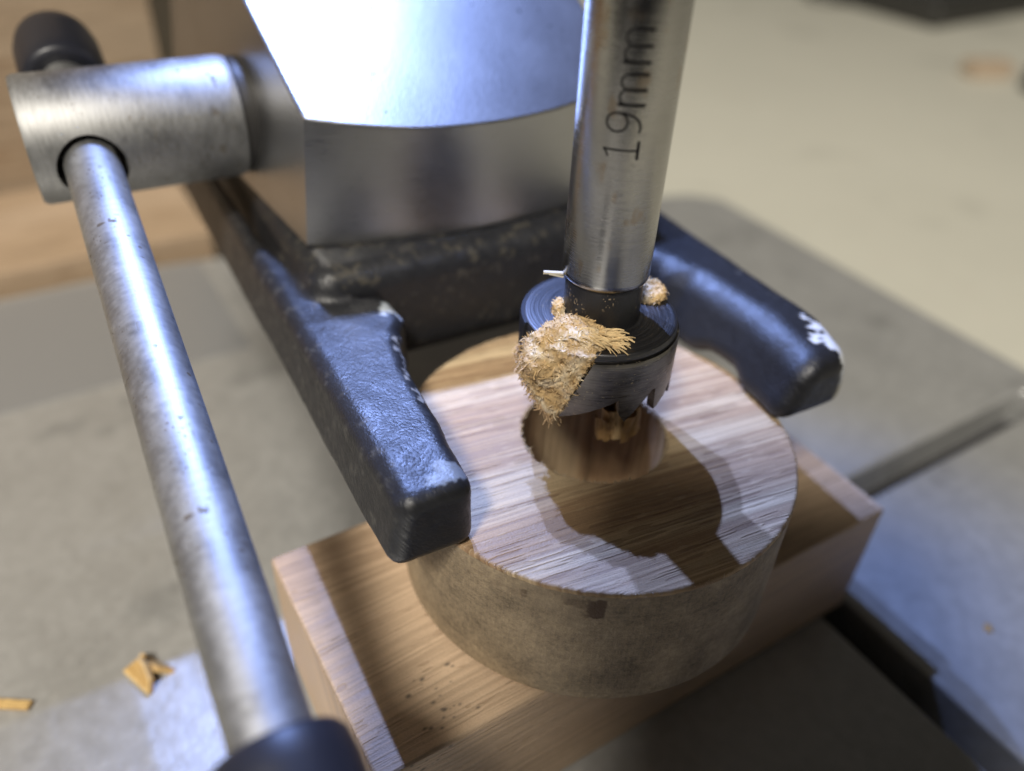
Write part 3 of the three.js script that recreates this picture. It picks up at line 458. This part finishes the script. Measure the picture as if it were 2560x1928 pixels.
  const screw = part('screw_head', screwGeo, phys({ ...zinc(801, 0.31, 0.6), metalness: 1, roughness: 1.0, bumpScale: 0.00002 }), clampThing);
  part('screw_collar', new THREE.CylinderGeometry(8.3, 8.3, 3, 64).rotateZ(Math.PI / 2).translate(-27.1, AX[0], AX[1]), phys({ color: new THREE.Color().setRGB(0.04, 0.038, 0.036), metalness: 0.5, roughness: 0.5 }), screw);
  const bar = (geo) => geo.applyQuaternion(new THREE.Quaternion().setFromUnitVectors(new THREE.Vector3(0, 1, 0), rodDir)).translate(-49.6, AX[0], AX[1]);
  const rod = lathe([[3.5, -26], [3.5, 0], [3.5, 40], [3.5, 66], [3.5, 102]], 96); uvFrom(rod, (x, y, z) => [0, y / 44]);
  { const a = rod.attributes.uv; for (let i = 0; i < a.count; i++) a.setX(i, Math.floor(i / 5) / 96 * 0.5); }
  const tommy = part('tommy_bar', bar(rod), phys({ ...zinc(821, 0.42, 0.9), metalness: 1, roughness: 1.0, bumpScale: 0.000014 }), clampThing);
  const capMat = phys({ color: new THREE.Color().setRGB(0.014, 0.015, 0.022), roughness: 0.42 });
  const capPts = [[3.5, 0.2], [4.6, 0], [5.4, 0.25], [5.85, 0.9], [6.1, 3], [6.1, 9], [5.7, 11.6], [4.4, 13.6], [2.4, 14.6], [0.01, 14.9]];
  part('end_cap', bar(lathe(capPts, 64).translate(0, 90.6, 0)), capMat, clampThing);
  part('end_cap', bar(lathe(capPts, 64).rotateX(Math.PI).translate(0, -13.6, 0)), capMat, clampThing);
}
function latheClosed(pts, seg) { // profile from the axis to the axis, creased, indexed, with uv
  const g = mergeVertices(new THREE.LatheGeometry(pts.map(([r, y]) => new THREE.Vector2(r, y)), seg)); return toCreasedNormals(g.toNonIndexed(), 0.6);
}

// ---------------------------------------------------------------- chips and crumbs
{
  const cm = woodMaps(256, 16, 16, { s: 900, wave: 1, band: 0.7, dark: [0.46, 0.28, 0.09], light: [0.64, 0.44, 0.18], pore: [0.28, 0.16, 0.07], poreLen: 0.6, poreW: 3, poreT: 0.72, rough: 0.75 });
  const mat = phys({ ...cm, roughness: 1, bumpScale: 0.0001 });
  const chip = (label, x, z, pts, h, turn, tilt, extra) => {
    const s = new THREE.Shape(pts.map(([a, b]) => new THREE.Vector2(a, b))), g = new THREE.ExtrudeGeometry(s, { depth: h, bevelEnabled: true, bevelSize: 0.12, bevelThickness: 0.12, bevelSegments: 1 }).rotateX(-Math.PI / 2); uvScale(g, 1 / 16, 1 / 16);
    const t = thing('wood_chip', label, 'wood chip', [x, -YT + 0.05, z], turn, extra ? { group: extra } : {}); g.rotateZ(tilt); g.computeBoundingBox(); g.translate(0, -g.boundingBox.min.y, 0); part('chip', g, mat, t); return t;
  };
  const big = thing('wood_chip', 'folded golden wood chip lying on the machine table beside the tommy bar', 'wood chip', [-60.4, -YT + 0.05, 20.0], -0.5);
  { const flap = (pts, t) => { const g = new THREE.ExtrudeGeometry(new THREE.Shape(pts.map(([a, b]) => new THREE.Vector2(a, b))), { depth: t, bevelEnabled: true, bevelSize: 0.12, bevelThickness: 0.12, bevelSegments: 1, curveSegments: 2 }); uvScale(g, 1 / 16, 1 / 16); return g; };
    part('flap', flap([[-3.2, 0], [2.9, 0.1], [2.2, 1.9], [0.2, 3.0], [-1.3, 3.3]], 0.75).rotateX(-0.62).translate(0, 0.15, 1.6), mat, big);
    part('flap', flap([[-2.7, 0], [2.4, 0.2], [1.0, 2.4], [-0.9, 2.7]], 0.7).rotateX(0.7).rotateY(0.25).translate(-0.2, 0.15, -2.3), mat, big);
    part('flap', flap([[-1.7, 0], [1.2, 0], [0.5, 2.5], [-0.4, 2.6]], 0.6).rotateX(-0.5).rotateY(-1.1).translate(-2.6, 0.1, 0), mat, big); }
  chip('thin flat wood splinter lying on the machine table near its edge', -77.6, 28.2, [[-3.2, -0.5], [3, -0.7], [3.1, 0.4], [-3, 0.7]], 0.5, 0.15, 0.02);
  const crumb = (x, z, s) => { const g = new THREE.IcosahedronGeometry(s, 1); const p = g.attributes.position; for (let i = 0; i < p.count; i++) { const k = 0.75 + 0.5 * n3(p.getX(i) * 2 + x, p.getY(i) * 2, p.getZ(i) * 2 + z); p.setXYZ(i, p.getX(i) * k, p.getY(i) * k * 0.5, p.getZ(i) * k); } g.computeVertexNormals(); const t = thing('sawdust_crumb', 'tiny tan sawdust crumb on the machine table beside the long slot', 'crumb', [x, -YT + s * 0.45, z], 0, { group: 'sawdust crumbs on the table' }); part('crumb', g, mat, t); };
  crumb(70.4, -12.5, 0.75); crumb(79, -16, 0.5); crumb(89, -22, 0.6);
  // splinter sticking to the shank
  const sp = thing('wood_splinter', 'short pale wood splinter clinging to the drill shank', 'wood splinter', [-5, 22.4, 1.0]);
  const spm = phys({ color: new THREE.Color().setRGB(0.46, 0.42, 0.34), roughness: 0.8 });
  part('splinter', mergeGeometries([new THREE.BoxGeometry(2.2, 0.2, 0.5, 4, 1, 1).rotateZ(0.06).translate(-0.8, 0.1, 0), new THREE.BoxGeometry(1.7, 0.16, 0.4, 4, 1, 1).rotateZ(-0.12).translate(-0.5, -0.12, 0.1), new THREE.BoxGeometry(0.5, 0.34, 0.3).translate(-1.75, -0.02, 0)]), spm, sp);
}

// ---------------------------------------------------------------- background on the bench
{
  const wood = (s, d, l) => phys({ ...woodMaps(512, 200, 100, { s, wave: 3, band: 0.05, dark: d, light: l, pore: [0.2, 0.12, 0.06], poreLen: 0.1, poreW: 1, poreT: 0.75, rough: 0.6 }), roughness: 1, bumpScale: 0.0001 });
  const uvb = (g) => uvFrom(g, (x, y, z, nx, ny) => Math.abs(ny) > 0.7 ? [x / 200, z / 100] : [x / 200, y / 100]);
  const at = (u, v) => [u * Math.cos(TABLE_TURN) + v * Math.sin(TABLE_TURN), -u * Math.sin(TABLE_TURN) + v * Math.cos(TABLE_TURN)];
  const board = (name, label, u0, u1, v, y0, y1, depth, mat) => { const [x, z] = at((u0 + u1) / 2, v - depth / 2), t = thing(name, label, 'board', [x, y0, z], TABLE_TURN); part('board', uvb(new RoundedBoxGeometry(u1 - u0, y1 - y0, depth, 2, 0.8).translate(0, (y1 - y0) / 2, 0)), mat, t); };
  const low = -YT - 26;
  board('wooden_board', 'pale tan board lying on the bench behind the machine table', -330, -14, -152, low, -37.5, 50, wood(950, [0.40, 0.29, 0.19], [0.46, 0.345, 0.24]));
  board('upright_board', 'brown upright board standing behind the pale tan board', -330, -9, -204, low, 190, 5, wood(960, [0.30, 0.22, 0.145], [0.37, 0.285, 0.20]));
  board('grey_panel', 'pale grey beige panel standing behind the clamp housing', -8, 60, -250, low, 75, 16, phys({ color: new THREE.Color().setRGB(0.52, 0.46, 0.39), roughness: 0.6 }));
  // blurred clutter at the far end of the bench
  const box = (name, label, cat, x, z, w, h, d, turn, col, rough, r) => { const t = thing(name, label, cat, [x, low, z], turn); part('body', new RoundedBoxGeometry(w, h, d, 3, r).translate(0, h / 2, 0), phys({ color: new THREE.Color().setRGB(...col), roughness: rough }), t); return t; };
  const c1 = box('tool_case', 'flat dark tool case at the far end of the cream bench', 'tool case', 175, -690, 240, 16, 130, -0.856, [0.035, 0.034, 0.03], 0.5, 5);
  part('lid', new RoundedBoxGeometry(120, 6, 70, 2, 2).translate(30, 19, -10), phys({ color: new THREE.Color().setRGB(0.42, 0.42, 0.42), roughness: 0.4 }), c1).userData.label = 'pale grey lid';
  part('handle', new THREE.TorusGeometry(16, 3, 10, 24, Math.PI).rotateX(Math.PI / 2).translate(30, 9, 68), phys({ color: new THREE.Color().setRGB(0.05, 0.045, 0.045), roughness: 0.5 }), c1);
  const off = box('wood_offcut', 'small tan wood offcut on the cream bench before the dark tool case', 'wood offcut', 208, -452, 26, 9, 14, 0.3, [0.46, 0.36, 0.26], 0.7, 1.2);
  box('black_block', 'small black block on the cream bench beside the tan offcut', 'block', 236, -418, 26, 16, 34, 0.2, [0.03, 0.032, 0.028], 0.5, 4);
}

scene.traverse((o) => { if (o.isMesh) o.castShadow = o.receiveShadow = true; });
renderer.render(scene, camera);
